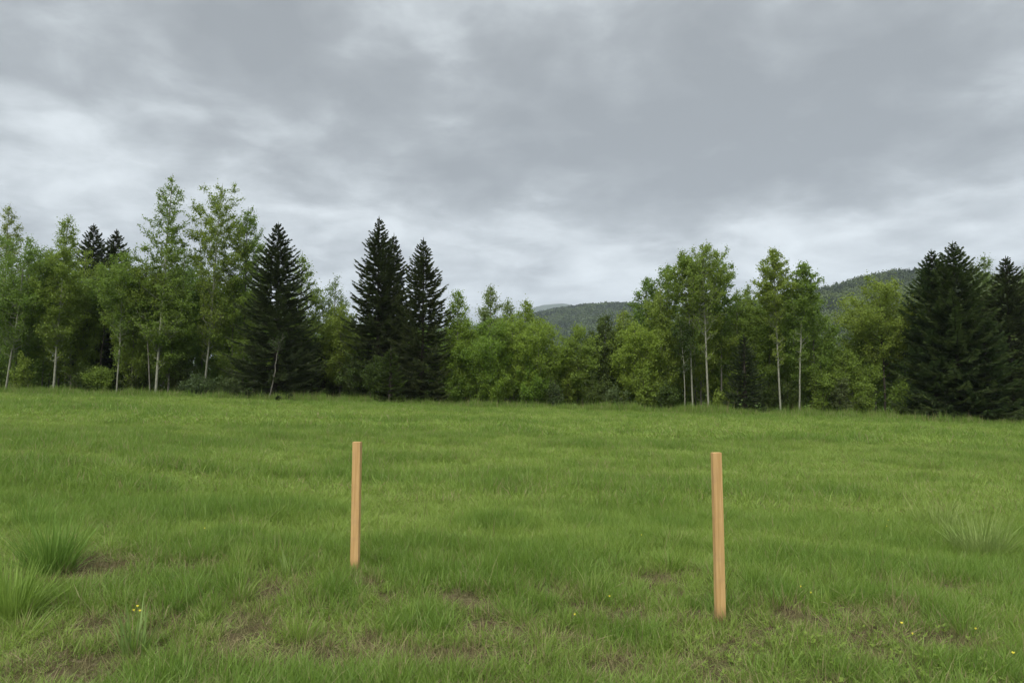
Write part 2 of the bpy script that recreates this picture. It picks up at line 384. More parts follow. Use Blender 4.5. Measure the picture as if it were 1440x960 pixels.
# ------------------------------------------------------------------ trees
def trunk_line(h, lean, wob, rng, n=14):
    s = np.linspace(0, 1, n)
    w = np.cumsum(rng.normal(0, wob, (n, 2)), axis=0); w -= w[0]
    p = np.zeros((n, 3)); p[:, 2] = s * h
    p[:, 0] = lean[0] * s + w[:, 0] * s ** .5; p[:, 1] = lean[1] * s + w[:, 1] * s ** .5
    return p
def leafy_tree(h, hw, cb, rng, lean=(0, 0), prof=(.9, .75), nb=46, leaves=9000, leaf=.058, tr=.10, wob=.03, rise=.75, clump=.42, top_sparse=0.0, shape='oval', under=False):
    """tapered trunk, rising limbs, twigs, and leaves along the twigs. cb: height where the crown starts"""
    line = trunk_line(h, lean, wob, rng)
    tb = MB(); cbm = MB()
    zs = line[:, 2] / h
    tube(tb, line, tr * .56 * (1 - zs) ** .6 + .010, 8)
    # flare at the root
    def on(z):
        return np.array([np.interp(z, line[:, 2], line[:, 0]), np.interp(z, line[:, 2], line[:, 1]), z])
    tips = []; wts = []
    nu = nb // 2 if under else 0
    for k in range(nb + nu):
        low = k >= nb                                     # thin leafy side shoots on the trunk below the crown
        t = ((k % nb) + rng.random()) / nb; t = t ** .9
        z0_ = cb + (h - cb) * t * .96
        if low: u_ = rng.random() ** .7; z0_ = cb * (.45 + .6 * u_); t = 0.0
        a, b = prof
        r = hw * max(.10, math.sin(math.pi * min(.985, (t * .93 + .07) ** a))) ** b
        if shape == 'cone': r = (hw * (1 - t) ** .56 * .95 + .06) * (.62 + .38 * min(1, t / .2))
        r *= rng.uniform(.5, 1.25)
        if low: r = hw * (.22 + .5 * u_) * rng.uniform(.5, 1.1)
        az = k * 2.399 + rng.normal(0, .4)
        up = rise * rng.uniform(.6, 1.3)
        n = 6; s = np.linspace(0, 1, n)
        base = on(z0_ - min(r * up * .55, max(0, z0_ - cb * .8)))
        dx = np.array([math.cos(az), math.sin(az), 0])
        pts = base + dx * (r * s[:, None]) + np.array([0, 0, 1]) * (r * up * (s[:, None] ** 1.35))
        pts[1:] += rng.normal(0, .05 * r + .01, (n - 1, 3))
        tube(tb, pts, (tr * .17 * (1 - t * .6)) * (1 - s) ** .8 + .006, 4)
        m = max(4, int(r * 7))
        for q in range(m):
            si = rng.uniform(.3, 1); p0 = np.array([np.interp(si, s, pts[:, c]) for c in range(3)])
            dd = rand_dirs(1, rng)[0]; dd[2] = abs(dd[2]) * .7 + .1; L = r * rng.uniform(.16, .38) + .12
            p1 = p0 + dd * L
            tube(tb, [p0, (p0 + p1) / 2 + rng.normal(0, .02, 3), p1], [.010, .008, .004], 3)
            tips.append((p0, p1)); wts.append(L * (1 - top_sparse * t) * (.40 if low else 1))
        tips.append((pts[-2], pts[-1])); wts.append(r * .3)
    w = np.array(wts); w /= w.sum()
    idx = rng.choice(len(tips), leaves, p=w)
    P0 = np.array([a for a, b in tips])[idx]; P1 = np.array([b for a, b in tips])[idx]
    s = rng.uniform(0, 1.1, (leaves, 1))
    cen = P0 + (P1 - P0) * s + rng.normal(0, clump * .55, (leaves, 3)) * rng.random((leaves, 1))
    cen[:, 2] = np.maximum(cen[:, 2], .05)
    leaf_quads(cbm, cen, leaf, rng, aspect=.66)
    return tb.mesh('trunk', True), cbm.mesh('crown')
def spruce(h, hw, rng, cb=.25, dens=1.0, slope=.35, tips_up=.35, tr=.16):
    tb = MB(); cm = MB()
    line = trunk_line(h, (0, 0), .01, rng, 10)
    tube(tb, line, tr * (1 - line[:, 2] / h) + .012, 8)
    z = cb; V = []; cnt = 0
    A = []; B = []; Wd = []; tone = []
    while z < h - .28:
        t = (z - cb) / (h - cb)
        r0 = hw * math.tanh(slope * (h - z) / hw)
        nbr = int(rng.integers(6, 9)) if t < .85 else 5
        az0 = rng.random() * 6.28
        for k in range(nbr):
            r = (r0 + .05) * rng.uniform(.62, 1.18)
            az = az0 + k * 6.283 / nbr + rng.normal(0, .15)
            d = np.array([math.cos(az), math.sin(az), 0]); sd_ = np.array([-d[1], d[0], 0])
            elev = -.14 + .75 * t ** 1.3 + rng.normal(0, .06)
            n = 6; s = np.linspace(0, 1, n)
            zz = z + rng.normal(0, .05)
            pts = np.array([0, 0, zz]) + d * (r * s[:, None]) + np.array([0, 0, 1]) * (r * (elev * s + (tips_up * (s ** 2.6) - .18 * s ** 1.1) * (1 - .3 * t)))[:, None]
            tube(tb, pts, .028 * (1 - t * .6) * (1 - s) + .006, 3)
            m = int((r * 15 + 5) * dens)
            si = rng.uniform(.10, 1.0, m) ** .8
            p0 = np.stack([np.interp(si, s, pts[:, c]) for c in range(3)], 1)
            side = rng.choice([-1, 1], m)[:, None]
            L = (min(.13, .04 + .12 * r) + .34 * r * (1 - si) + .03 * r) * rng.uniform(.6, 1.2, m)
            L = np.minimum(L, .75)[:, None]
            dirv = d * rng.uniform(.55, 1.0, (m, 1)) + sd_ * side * rng.uniform(.25, 1.0, (m, 1)) + np.array([0, 0, 1]) * rng.normal(-.12 + .35 * t, .16, (m, 1))
            dirv /= np.linalg.norm(dirv, axis=1)[:, None]
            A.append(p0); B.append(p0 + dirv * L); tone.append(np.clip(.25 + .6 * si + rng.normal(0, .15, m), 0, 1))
            # the leading shoot
            A.append(pts[-2:-1]); B.append(pts[-1:] + (pts[-1:] - pts[-2:-1]) * .5); tone.append(np.array([.8]))
        z += (.13 + .17 * (1 - t)) * rng.uniform(.8, 1.2)
    A.append(np.array([[0, 0, h - .5]])); B.append(np.array([[0, 0, h + .1]])); tone.append(np.array([.5]))
    A = np.concatenate(A); B = np.concatenate(B); tone = np.concatenate(tone); n = len(A)
    ax = B - A; u = rand_dirs(n, rng); u -= (u * ax).sum(1)[:, None] * ax / ((ax * ax).sum(1)[:, None] + 1e-9); u /= np.linalg.norm(u, axis=1)[:, None] + 1e-9
    w2 = np.cross(ax, u); w2 /= np.linalg.norm(w2, axis=1)[:, None] + 1e-9
    wd = rng.uniform(.030, .052, (n, 1))
    for q_, sc_ in ((u, 1.0), (w2, .9)):      # two crossed needle sprays per twig
        q1 = A + ax * .35
        v_ = np.stack([A, q1 - q_ * wd * sc_, B, q1 + q_ * wd * sc_], 1).reshape(-1, 3)
        cm.add(v_, np.arange(n * 4).reshape(-1, 4), a=np.repeat(tone, 4))
    return tb.mesh('trunk', True), cm.mesh('crown')

def place_tree(name, label, cat, px, Y, meshes, bark, leafm, group=None, rz=0, scale=1):
    x = (px - 720) / F * Y / 1.0
    d = ray(px, 540); x = d[0] * Y / d[1]
    z = float(terrain(x, Y))
    r = empty(name, (x, Y, z - .05), label, cat, group, rz)
    if scale != 1: r.scale = (scale,) * 3
    link('trunk', meshes[0], M[bark], r); link('crown', meshes[1], M[leafm], r)
    return r
def height_for(px, top, Y):
    d = ray(px, 540); x = d[0] * Y / d[1]
    return float(at(px, top, Y)[2]) - float(terrain(x, Y)) + .05
def px2m(p, Y): return p * Y / F

# (name, label, category, base px, top px, top py, distance, crown start py, half width px, leaves, leaf colour, bark, options)
BASE = lambda px: 548 + max(0, px - 560) * .047
T = [
 ('birch_tree', 'leaning pale birch at the far left end with a rounded light green crown', 'tree', 8, 34, 330, 54, 470, 46, 9500, 'leaf_mid', 'bark_pale', dict(nb=44, tr=.11)),
 ('poplar_tree', 'tall thin poplar top rising at the very left edge of the tree line', 'tree', -4, 4, 287, 60, 470, 28, 6500, 'leaf_pale', 'bark_grey', dict(shape='cone')),
 ('birch_tree', 'thin grey birch stem close beside the leaning pale birch at far left', 'tree', 18, 26, 400, 56, 460, 22, 2500, 'leaf_mid', 'bark_grey', dict(tr=.06, nb=24)),
 ('birch_tree', 'pale trunked birch leaning right, third stem from the left with a pointed crown', 'tree', 75, 86, 303, 54, 465, 33, 9500, 'leaf_mid', 'bark_pale', dict(tr=.13, shape='cone', nb=54)),
 ('birch_tree', 'slender dark stem standing between two pale birches at the left', 'tree', 59, 60, 345, 57, 455, 30, 4500, 'leaf_mid', 'bark_grey', dict(tr=.06)),
 ('poplar_tree', 'leafy tree covering the lower halves of the two small spruce tops', 'tree', 112, 116, 350, 58, 500, 34, 8000, 'leaf_mid', 'bark_grey', dict()),
 ('birch_tree', 'crooked dark bare stem forking under the two small spruce tops', 'tree', 139, 152, 392, 57, 440, 22, 1800, 'leaf_mid', 'bark_dark', dict(tr=.10, wob=.12, nb=22)),
 ('birch_tree', 'slim straight birch with a pale lower trunk left of the tallest poplar', 'tree', 164, 167, 352, 53, 455, 28, 5500, 'leaf_mid', 'bark_pale', dict(tr=.085, nb=40)),
 ('poplar_tree', 'tallest poplar of the meadow edge, with see-through upper crown', 'tree', 219, 224, 239, 53, 470, 42, 10500, 'leaf_mid', 'bark_pale', dict(tr=.15, shape='cone', nb=76, clump=.28, top_sparse=.35, rise=.9, wob=.015)),
 ('poplar_tree', 'second grey stem leaning away at the foot of the tallest poplar', 'tree', 212, 196, 372, 53.6, 440, 30, 4200, 'leaf_mid', 'bark_grey', dict(tr=.08)),
 ('poplar_tree', 'tall dense poplar with pale trunk right of the tallest poplar', 'tree', 287, 306, 258, 55, 450, 34, 10500, 'leaf_mid', 'bark_pale', dict(tr=.12, prof=(1.1, .6), nb=60, clump=.34, rise=1.1)),
 ('poplar_tree', 'poplar crown squeezed between the tall dense poplar and the big left spruce', 'tree', 341, 343, 292, 57, 470, 27, 8000, 'leaf_mid', 'bark_grey', dict(prof=(1.1, .6), nb=46, rise=1.2, clump=.34)),
 ('poplar_tree', 'mid green tree filling the gap between the two tallest poplars', 'tree', 254, 256, 345, 58, 520, 34, 8000, 'leaf_mid', 'bark_grey', dict()),
 ('alder_tree', 'crooked thin pale stem in front of the big left spruce', 'tree', 378, 390, 468, 49.5, 492, 11, 130, 'leaf_dark', 'bark_grey', dict(tr=.055, wob=.06, nb=20)),
 ('alder_tree', 'bright leafy tree leaning out behind the right side of the big left spruce', 'tree', 420, 424, 354, 59, 545, 36, 9500, 'leaf_mid', 'bark_grey', dict(shape='cone', nb=50)),
 ('alder_tree', 'small airy tree top alone in the dip between the left spruce and the twin spruces', 'tree', 470, 470, 388, 60, 530, 26, 4200, 'leaf_pale', 'bark_grey', dict(nb=40, top_sparse=.3)),
 ('poplar_tree', 'light yellow green tree just right of the third tall spruce', 'tree', 642, 646, 408, 56, 530, 24, 5200, 'leaf_bright', 'bark_pale', dict(tr=.07, shape='cone')),
 ('poplar_tree', 'pale pointed tree top, highest of the bright thicket in the middle', 'tree', 686, 688, 400, 60, 540, 28, 6200, 'leaf_pale', 'bark_grey', dict(shape='cone', nb=54)),
 ('poplar_tree', 'narrow twin tipped tree near the right end of the bright middle thicket', 'tree', 737, 739, 419, 59, 560, 28, 6500, 'leaf_bright', 'bark_grey', dict(shape='cone')),
 ('poplar_tree', 'small pale tip between the highest and the twin tipped trees of the middle thicket', 'tree', 715, 716, 421, 62, 520, 18, 3200, 'leaf_pale', 'bark_grey', dict(shape='cone')),
 ('alder_tree', 'rounded bright green tree ending the middle thicket beside the gap', 'tree', 756, 756, 446, 55, 565, 32, 8500, 'leaf_bright', 'bark_grey', dict()),
 ('alder_tree', 'bright leafy tree in the body of the middle thicket under the highest tip', 'tree', 690, 690, 446, 55, 565, 38, 9500, 'leaf_bright', 'bark_grey', dict()),
 ('alder_tree', 'medium green rounded tree just right of the gap under the low ridge', 'tree', 812, 812, 456, 57, 560, 30, 8000, 'leaf_mid', 'bark_grey', dict()),
 ('alder_tree', 'second rounded tree right of the gap, slightly taller and darker', 'tree', 850, 852, 441, 58, 560, 28, 8000, 'leaf_dark', 'bark_grey', dict()),
 ('alder_tree', 'green tree overlapping the left foot of the broad aspen group', 'tree', 876, 876, 434, 60, 560, 28, 7000, 'leaf_mid', 'bark_grey', dict()),
 ('alder_tree', 'yellowish green bushy tree in front of the left foot of the aspen group', 'tree', 893, 893, 452, 54, 565, 34, 9000, 'leaf_bright', 'bark_grey', dict()),
 ('aspen_tree', 'shortest aspen at the left shoulder of the aspen group', 'tree', 912, 912, 388, 58, 500, 20, 5000, 'leaf_mid', 'bark_grey', dict(clump=.3)),
 ('aspen_tree', 'rounded aspen top second from the left in the aspen group', 'tree', 940, 937, 372, 57, 480, 24, 6500, 'leaf_mid', 'bark_grey', dict(prof=(1.1, .6), clump=.28, rise=1.0)),
 ('aspen_tree', 'aspen with a long white trunk just left of the tallest aspen', 'tree', 974, 968, 360, 53, 440, 26, 6500, 'leaf_mid', 'bark_pale', dict(tr=.10, prof=(1.2, .6), clump=.28, rise=1.0, wob=.012)),
 ('aspen_tree', 'tallest aspen with round crown and long pale bare trunk', 'tree', 996, 990, 347, 52, 438, 34, 8500, 'leaf_mid', 'bark_pale', dict(tr=.12, prof=(1.1, .5), clump=.28, rise=1.0, wob=.012, nb=56)),
 ('aspen_tree', 'round aspen crown lobe on the right shoulder of the tallest aspen', 'tree', 1014, 1015, 365, 55, 470, 20, 5000, 'leaf_mid', 'bark_grey', dict(prof=(1.1, .5), clump=.28, rise=1.0)),
 ('aspen_tree', 'very thin short pale stem left of the two long white aspen trunks', 'tree', 963, 961, 450, 52.5, 500, 14, 1500, 'leaf_dark', 'bark_pale', dict(tr=.05, nb=18)),
 ('aspen_tree', 'narrow aspen with pale trunk left of the smaller pale trunked aspen', 'tree', 1097, 1092, 348, 52, 440, 29, 7500, 'leaf_mid', 'bark_pale', dict(tr=.11, shape='cone', clump=.28, nb=56, wob=.012)),
 ('aspen_tree', 'smaller slender aspen with pale trunk, last before the hillside gap', 'tree', 1123, 1130, 371, 51.5, 445, 25, 5500, 'leaf_mid', 'bark_pale', dict(tr=.09, shape='cone', clump=.28, wob=.03)),
 ('alder_tree', 'low airy tree tip between the round aspen and the narrow aspen', 'tree', 1057, 1057, 397, 57, 520, 20, 4500, 'leaf_mid', 'bark_grey', dict(clump=.3)),
 ('alder_tree', 'green tree filling the dip right of the round aspen group', 'tree', 1038, 1036, 404, 58, 560, 30, 7500, 'leaf_mid', 'bark_grey', dict()),
 ('alder_tree', 'broad green tree behind the feet of the two pale trunked aspens', 'tree', 1080, 1082, 404, 58, 560, 34, 9000, 'leaf_mid', 'bark_grey', dict()),
 ('alder_tree', 'spreading green tree reaching toward the hillside gap', 'tree', 1142, 1148, 414, 56, 560, 32, 8000, 'leaf_mid', 'bark_grey', dict()),
 ('alder_tree', 'green tree behind the two long white aspen trunks', 'tree', 985, 985, 406, 58, 560, 36, 9000, 'leaf_mid', 'bark_grey', dict()),
 ('alder_tree', 'dense green tree under the left lobes of the aspen group', 'tree', 930, 930, 402, 57, 560, 36, 9500, 'leaf_mid', 'bark_grey', dict()),
 ('willow_tree', 'light green willow with a dark short trunk left of the right spruces', 'tree', 1243, 1240, 393, 53, 515, 42, 12500, 'leaf_mid', 'bark_dark', dict(tr=.13, prof=(.8, .55), nb=60)),
 ('willow_tree', 'low soft willow thicket tree at the foot of the hillside gap', 'tree', 1190, 1190, 492, 55, 570, 30, 7000, 'leaf_mid', 'bark_grey', dict()),
 ('willow_tree', 'soft green tree at the left shoulder of the light willow', 'tree', 1214, 1212, 445, 57, 565, 28, 7000, 'leaf_mid', 'bark_grey', dict()),
 ('willow_tree', 'green tree half hidden behind the left side of the right spruces', 'tree', 1270, 1270, 428, 57, 565, 28, 6500, 'leaf_mid', 'bark_grey', dict()),
 ('poplar_tree', 'pale airy poplar top showing between the right spruces', 'tree', 1390, 1390, 356, 60, 540, 25, 6000, 'leaf_pale', 'bark_grey', dict(shape='cone', top_sparse=.2)),
 ('poplar_tree', 'pale poplar at the extreme right edge behind the last spruce', 'tree', 1450, 1448, 370, 60, 540, 26, 6000, 'leaf_pale', 'bark_grey', dict(shape='cone')),
 ('alder_tree', 'bushy low crowned tree behind the leaning pale birch', 'tree', 40, 42, 372, 58.5, 535, 34, 8000, 'leaf_mid', 'bark_grey', dict(prof=(.8, .6))),
 ('alder_tree', 'bushy tree between the leaning right birch and the small spruce tops', 'tree', 100, 100, 402, 59, 535, 30, 7000, 'leaf_mid', 'bark_grey', dict(prof=(.8, .6))),
 ('alder_tree', 'bushy tree filling in left of the tallest poplar trunk', 'tree', 186, 188, 388, 57.5, 535, 32, 8000, 'leaf_mid', 'bark_grey', dict(prof=(.8, .6))),
 ('alder_tree', 'bushy tree filling in right of the tallest poplar trunk', 'tree', 236, 238, 410, 56.5, 530, 30, 7500, 'leaf_mid', 'bark_grey', dict(prof=(.8, .6))),
 ('alder_tree', 'bushy tree behind the trunk of the tall dense poplar', 'tree', 282, 284, 392, 59, 535, 32, 8000, 'leaf_mid', 'bark_grey', dict(prof=(.8, .6))),
 ('alder_tree', 'bushy tree tucked against the left flank of the big left spruce', 'tree', 326, 328, 385, 59, 535, 30, 8000, 'leaf_mid', 'bark_grey', dict(prof=(.8, .6))),
 ('alder_tree', 'bushy green tree just left of the twin spruces', 'tree', 478, 480, 428, 58, 540, 32, 8000, 'leaf_mid', 'bark_grey', dict(prof=(.8, .6))),
 ('alder_tree', 'bushy yellow green tree under the small pale tip of the middle thicket', 'tree', 722, 722, 440, 56, 560, 34, 9000, 'leaf_bright', 'bark_grey', dict(prof=(.8, .6))),
 ('alder_tree', 'bushy yellow green tree at the right side of the third tall spruce', 'tree', 655, 655, 452, 57, 555, 32, 8000, 'leaf_bright', 'bark_grey', dict(prof=(.8, .6))),
 ('alder_tree', 'bushy tree behind the small dark spruce among the aspens', 'tree', 1050, 1050, 412, 59, 560, 34, 8500, 'leaf_mid', 'bark_grey', dict(prof=(.8, .6))),
 ('alder_tree', 'bushy tree right behind the slender smaller aspen', 'tree', 1118, 1118, 402, 58.5, 560, 32, 8500, 'leaf_mid', 'bark_grey', dict(prof=(.8, .6))),
]
for i, (nm, lab, cat, bx, tx, ty, Y, cpy, hwp, nl, lm, bk, op) in enumerate(T):
    rng = np.random.default_rng(100 + i)
    if cpy >= 528 and Y > 54.5: Y -= 2.2
    h = height_for(tx, ty, Y); cbz = max(.3, height_for(bx, cpy, Y))
    lean = (px2m(tx - bx, Y), rng.normal(0, .3))
    ms = leafy_tree(h, px2m(hwp, Y) * (1.15 if nm == 'aspen_tree' else 1.25), cbz, rng, lean=lean, leaves=int(nl * (2.3 if nm == 'aspen_tree' else 2.8)), under=(bk == 'bark_pale' or nm == 'aspen_tree'), **op)
    place_tree(nm, lab, cat, bx, Y, ms, bk, lm)

S = [  # spruces: label, px, top py, distance, half width px, material
 ('dark spruce tip, left one of the two small ones behind the birches', 124, 314, 62, 34, 'needle', .25, .42),
 ('dark spruce tip, right one of the two small ones behind the birches', 157, 322, 61, 32, 'needle', .25, .42),
 ('big broad dark spruce at the left with skirts reaching the grass', 387, 312, 52, 80, 'needle', .2, .42),
 ('left and taller one of the twin dark spruces left of the centre', 531, 304, 54, 58, 'needle', .3, .36),
 ('slightly shorter spruce grown close behind the taller twin', 552, 328, 56, 48, 'needle', .3, .34),
 ('pointed dark spruce standing just right of the twin spruces', 594, 334, 53, 50, 'needle', .3, .40),
 ('small dark spruce low among the aspens in the shade', 1047, 470, 50.5, 36, 'needle', .1, .42),
 ('tallest and broadest spruce of the dark group at the right', 1347, 339, 50, 86, 'needle_olive', .15, .57),
 ('shorter spruce tip grown into the left side of the broad right spruce', 1317, 350, 51, 64, 'needle_olive', .15, .50),
 ('outermost right spruce cut by the edge of the view', 1422, 360, 50, 56, 'needle', .15, .50),
 ('low spruce filling the foot between the two right spruces', 1386, 440, 49, 52, 'needle_olive', .1, .6),
 ('small olive young spruce standing at the feet of the twin spruces', 549, 486, 50, 26, 'leaf_dark', .1, .45),
 ('low dark spruce at the feet between the big left spruce and the twin spruces', 455, 470, 56, 40, 'needle', .1, .5),
]
for i, (lab, px, ty, Y, hwp, mt, cb_, pw) in enumerate(S):
    rng = np.random.default_rng(300 + i)
    h = height_for(px, ty, Y)
    ms = spruce(h, px2m(hwp, Y), rng, cb=cb_, dens=1.4, slope=pw)
    place_tree('spruce_tree', lab, 'tree', px, Y, ms, 'bark_dark', mt)

# shrubs along the wood's edge: px, top py, distance, half width px, material, label
def shrub_mesh(h, hw, rng, leaves, leaf=.060):
    tb = MB(); cm = MB(); tips = []
    for k in range(26):
        az = rng.random() * 6.28; r = hw * rng.uniform(.1, 1) ; hh = h * (1 - .45 * (r / hw) ** 2) * rng.uniform(.7, 1.05)
        s = np.linspace(0, 1, 5)[:, None]; d = np.array([math.cos(az), math.sin(az), 0])
        pts = d * r * (s ** 1.2 * .85 + .15) + np.array([0, 0, 1]) * hh * s ** .8 + rng.normal(0, .03, (5, 3)) * s
        tube(tb, pts, .02 * (1 - s[:, 0]) + .005, 4)
        for q in range(7):
            si = rng.uniform(.15, 1); p0 = np.array([np.interp(si, s[:, 0], pts[:, c]) for c in range(3)])
            dd = rand_dirs(1, rng)[0]; dd[2] = abs(dd[2]); tips.append((p0, p0 + dd * rng.uniform(.2, .6) * min(1, hw)))
    A = np.array([a for a, b in tips]); B = np.array([b for a, b in tips]); idx = rng.integers(0, len(A), leaves)
    cen = A[idx] + (B[idx] - A[idx]) * rng.random((leaves, 1)) + rng.normal(0, .09, (leaves, 3))
    cen[:, 2] = np.maximum(cen[:, 2], .03)
    leaf_quads(cm, cen, leaf, rng)
    return tb.mesh('stem', True), cm.mesh('foliage')
SH = [
 (32, 500, 53, 14, 'leaf_mid', 'small leafy shrub low beside the leaning birch foot'),
 (120, 512, 54, 34, 'leaf_dark', 'dark shrub right of the pale leaning birch foot'),
 (140, 515, 53, 24, 'leaf_mid', 'light shrub left of the slim straight birch foot'),
 (190, 505, 56, 26, 'leaf_dark', 'dark shrub between the slim birch and the tallest poplar'),
 (250, 500, 55, 30, 'leaf_dark', 'dark shrub right of the tallest poplar foot'),
 (280, 527, 51, 34, 'leaf_grey', 'low grey green willow shrub in front of the tall dense poplar'),
 (318, 531, 50.5, 24, 'leaf_grey', 'low grey green shrub at the left skirt of the big spruce'),
 (425, 455, 55, 36, 'leaf_dark', 'tall dark shrub right of the crooked thin stem'),
 (470, 450, 57, 34, 'leaf_dark', 'tall dark shrub under the small airy tree top'),
 (500, 490, 53, 30, 'leaf_dark', 'dark shrub at the left foot of the twin spruces'),
 (525, 500, 51, 24, 'leaf_dark', 'low dark shrub in front of the taller twin spruce'),
 (640, 520, 53, 22, 'leaf_mid', 'small shrub at the right foot of the pointed spruce'),
 (668, 525, 53, 26, 'leaf_mid', 'rounded shrub at the foot of the middle thicket'),
 (700, 508, 52, 32, 'leaf_bright', 'bright rounded shrub in front of the middle thicket'),
 (748, 512, 52, 32, 'leaf_bright', 'bright wide shrub at the right end of the middle thicket'),
 (780, 540, 52, 14, 'leaf_grey', 'small greyish shrub right in the gap'),
 (800, 500, 54, 24, 'leaf_mid', 'shrub on the right side of the gap'),
 (838, 528, 52, 28, 'leaf_dark', 'dark green low shrub below the second rounded tree'),
 (862, 545, 51, 20, 'leaf_grey', 'low grey green weed shrub between the dark low shrub and the aspens'),
 (905, 520, 52, 34, 'leaf_mid', 'broad shrub at the left foot of the aspen group'),
 (940, 540, 51.5, 20, 'leaf_dark', 'dark low shrub left of the thin short aspen stem'),
 (1012, 548, 51.5, 12, 'leaf_mid', 'shrub just right of the tallest aspen foot'),
 (1078, 535, 54, 18, 'leaf_dark', 'dark shrub right of the small dark spruce'),
 (1110, 530, 53, 22, 'leaf_dark', 'dark shrub between the feet of the two pale trunked aspens'),
 (1150, 500, 52, 26, 'leaf_mid', 'shrub right of the smaller pale trunked aspen'),
 (1182, 535, 51, 24, 'leaf_grey', 'soft greyish shrub at the foot of the hillside gap'),
 (1215, 530, 51, 24, 'leaf_mid', 'shrub left of the light willow trunk'),
 (1265, 530, 51, 20, 'leaf_mid', 'shrub between the light willow and the right spruces'),
]
for i, (px, ty, Y, hwp, mt, lab) in enumerate(SH):
    rng = np.random.default_rng(500 + i); h = height_for(px, ty, Y); hw = px2m(hwp, Y)
    a_, b_ = shrub_mesh(h, hw, rng, int(2000 + 950 * h * hw))
    d = ray(px, 540); x = d[0] * Y / d[1]
    r = empty('shrub', (x, Y, float(terrain(x, Y)) - .05), lab, 'shrub')
    link('stem', a_, M['bark_dark'], r); link('foliage', b_, M[mt], r)

# the wood behind the front row, one leafy mass
def woodland():
    rng = np.random.default_rng(77); mb = MB(); tk = MB()
    kx = [-500, 0, 120, 260, 350, 400, 480, 560, 640, 700, 745, 768, 778, 800, 850, 900, 1000, 1100, 1140, 1165, 1180, 1205, 1230, 1300, 1450, 1900]
    ky = [380, 395, 385, 365, 385, 435, 440, 430, 455, 452, 462, 490, 505, 490, 470, 440, 425, 425, 440, 480, 508, 505, 455, 430, 400, 380]
    n = 2900
    for k in range(n):
        px = rng.uniform(-260, 1700); Y = 59.5 + 27 * rng.random() ** 1.2
        top = np.interp(px, kx, ky) + 5 + 18 * rng.random()
        d = ray(px, 540); x = d[0] * Y / d[1]; g = float(terrain(x, Y))
        H = float(at(px, top, Y)[2]) - g
        s = rng.uniform(.8, 1.7)
        u = rng.random() ** .8
        z = g + max(.5, u * (H - s * .8))
        m = 230
        dr = rand_dirs(m, rng) * (rng.uniform(.35, 1, (m, 1)) ** .5) * np.array([s, s, s * 1.1])
        leaf_quads(mb, np.array([x, Y, z]) + dr, .125, rng, tone=np.clip(rng.normal(.45 + .25 * (rng.random() - .5), .2, m), 0, 1))
    for k in range(170):
        px = rng.uniform(-200, 1650); Y = rng.uniform(57, 70); d = ray(px, 540); x = d[0] * Y / d[1]; g = float(terrain(x, Y))
        H = rng.uniform(3, 6); l_ = rng.normal(0, .35)
        tube(tk, [(x, Y, g - .1), (x + l_ * .4, Y, g + H * .5), (x + l_, Y, g + H)], [.07, .055, .03], 5)
    return mb.mesh('woodland'), tk.mesh('woodland_trunks', True)
wm, wt = woodland()
wo_ = tag(link('woodland', wm, leafy('wood_leaf', (.090, .140, .018), (.165, .225, .034))), 'dark leafy wood massed behind the front row of trees', None, kind='stuff')
tk_ = link('undergrowth_stems', wt, M['bark_grey'], wo_); tk_['kind'] = 'stuff'

# ------------------------------------------------------------------ grass
def blades(mb, base, length, width, az, lean, curve, rng, seg=3, tone=None):
    """curved tapering blades; lean = start angle from vertical, curve = extra bend to the tip"""
    n = len(base); s = np.linspace(0, 1, seg + 1)
    ds = length / seg
    dirx = np.stack([np.cos(az), np.sin(az), np.zeros(n)], 1)
    tw = az + math.pi / 2 + rng.normal(0, .6, n)
    side = np.stack([np.cos(tw), np.sin(tw), np.zeros(n)], 1)
    p = base.copy(); cols = []
    for i in range(seg + 1):
        w = width * (1 - s[i] ** 1.7) * (.75 + .25 * min(1, 4 * s[i] + .2))
        if i < seg: cols.append(p - side * w[:, None] * .5); cols.append(p + side * w[:, None] * .5)
        else: cols.append(p.copy())
        th = lean + curve * (s[i] + .5 / seg)
        p = p + (dirx * np.sin(th)[:, None] + np.array([0, 0, 1]) * np.cos(th)[:, None]) * ds[:, None]
    V = np.stack(cols, 1); k = V.shape[1]
    b = np.arange(n)[:, None] * k
    q = np.concatenate([b + np.array([[2 * i, 2 * i + 1, 2 * i + 3, 2 * i + 2]]) for i in range(seg - 1)])
    t = b + np.array([[2 * (seg - 1), 2 * (seg - 1) + 1, 2 * seg]])
    t_ = rng.random(n) if tone is None else tone
    mb.add(V.reshape(-1, 3), q, t, np.repeat(t_, k))
def tuft(name, rad, nbl, hmean, width, mat, seed, lean=.25, curve=.6, seg=2, hvar=.35, out=.0):
    rng = np.random.default_rng(seed); mb = MB()
    a = rng.random(nbl) * 6.283; r = rad * np.sqrt(rng.random(nbl))
    base = np.stack([r * np.cos(a), r * np.sin(a), np.full(nbl, -.015)], 1)
    az = np.where(rng.random(nbl) < out, a + rng.normal(0, .4, nbl), rng.random(nbl) * 6.283)
    ln = hmean * np.clip(rng.normal(1, hvar, nbl), .35, 1.9)
    blades(mb, base, ln, width * rng.uniform(.6, 1.3, nbl), az, np.abs(rng.normal(0, lean, nbl)), np.abs(rng.normal(0, curve, nbl)), rng, seg)
    me = mb.mesh(name); me.materials.append(mat); o = bpy.data.objects.new(name, me); return o

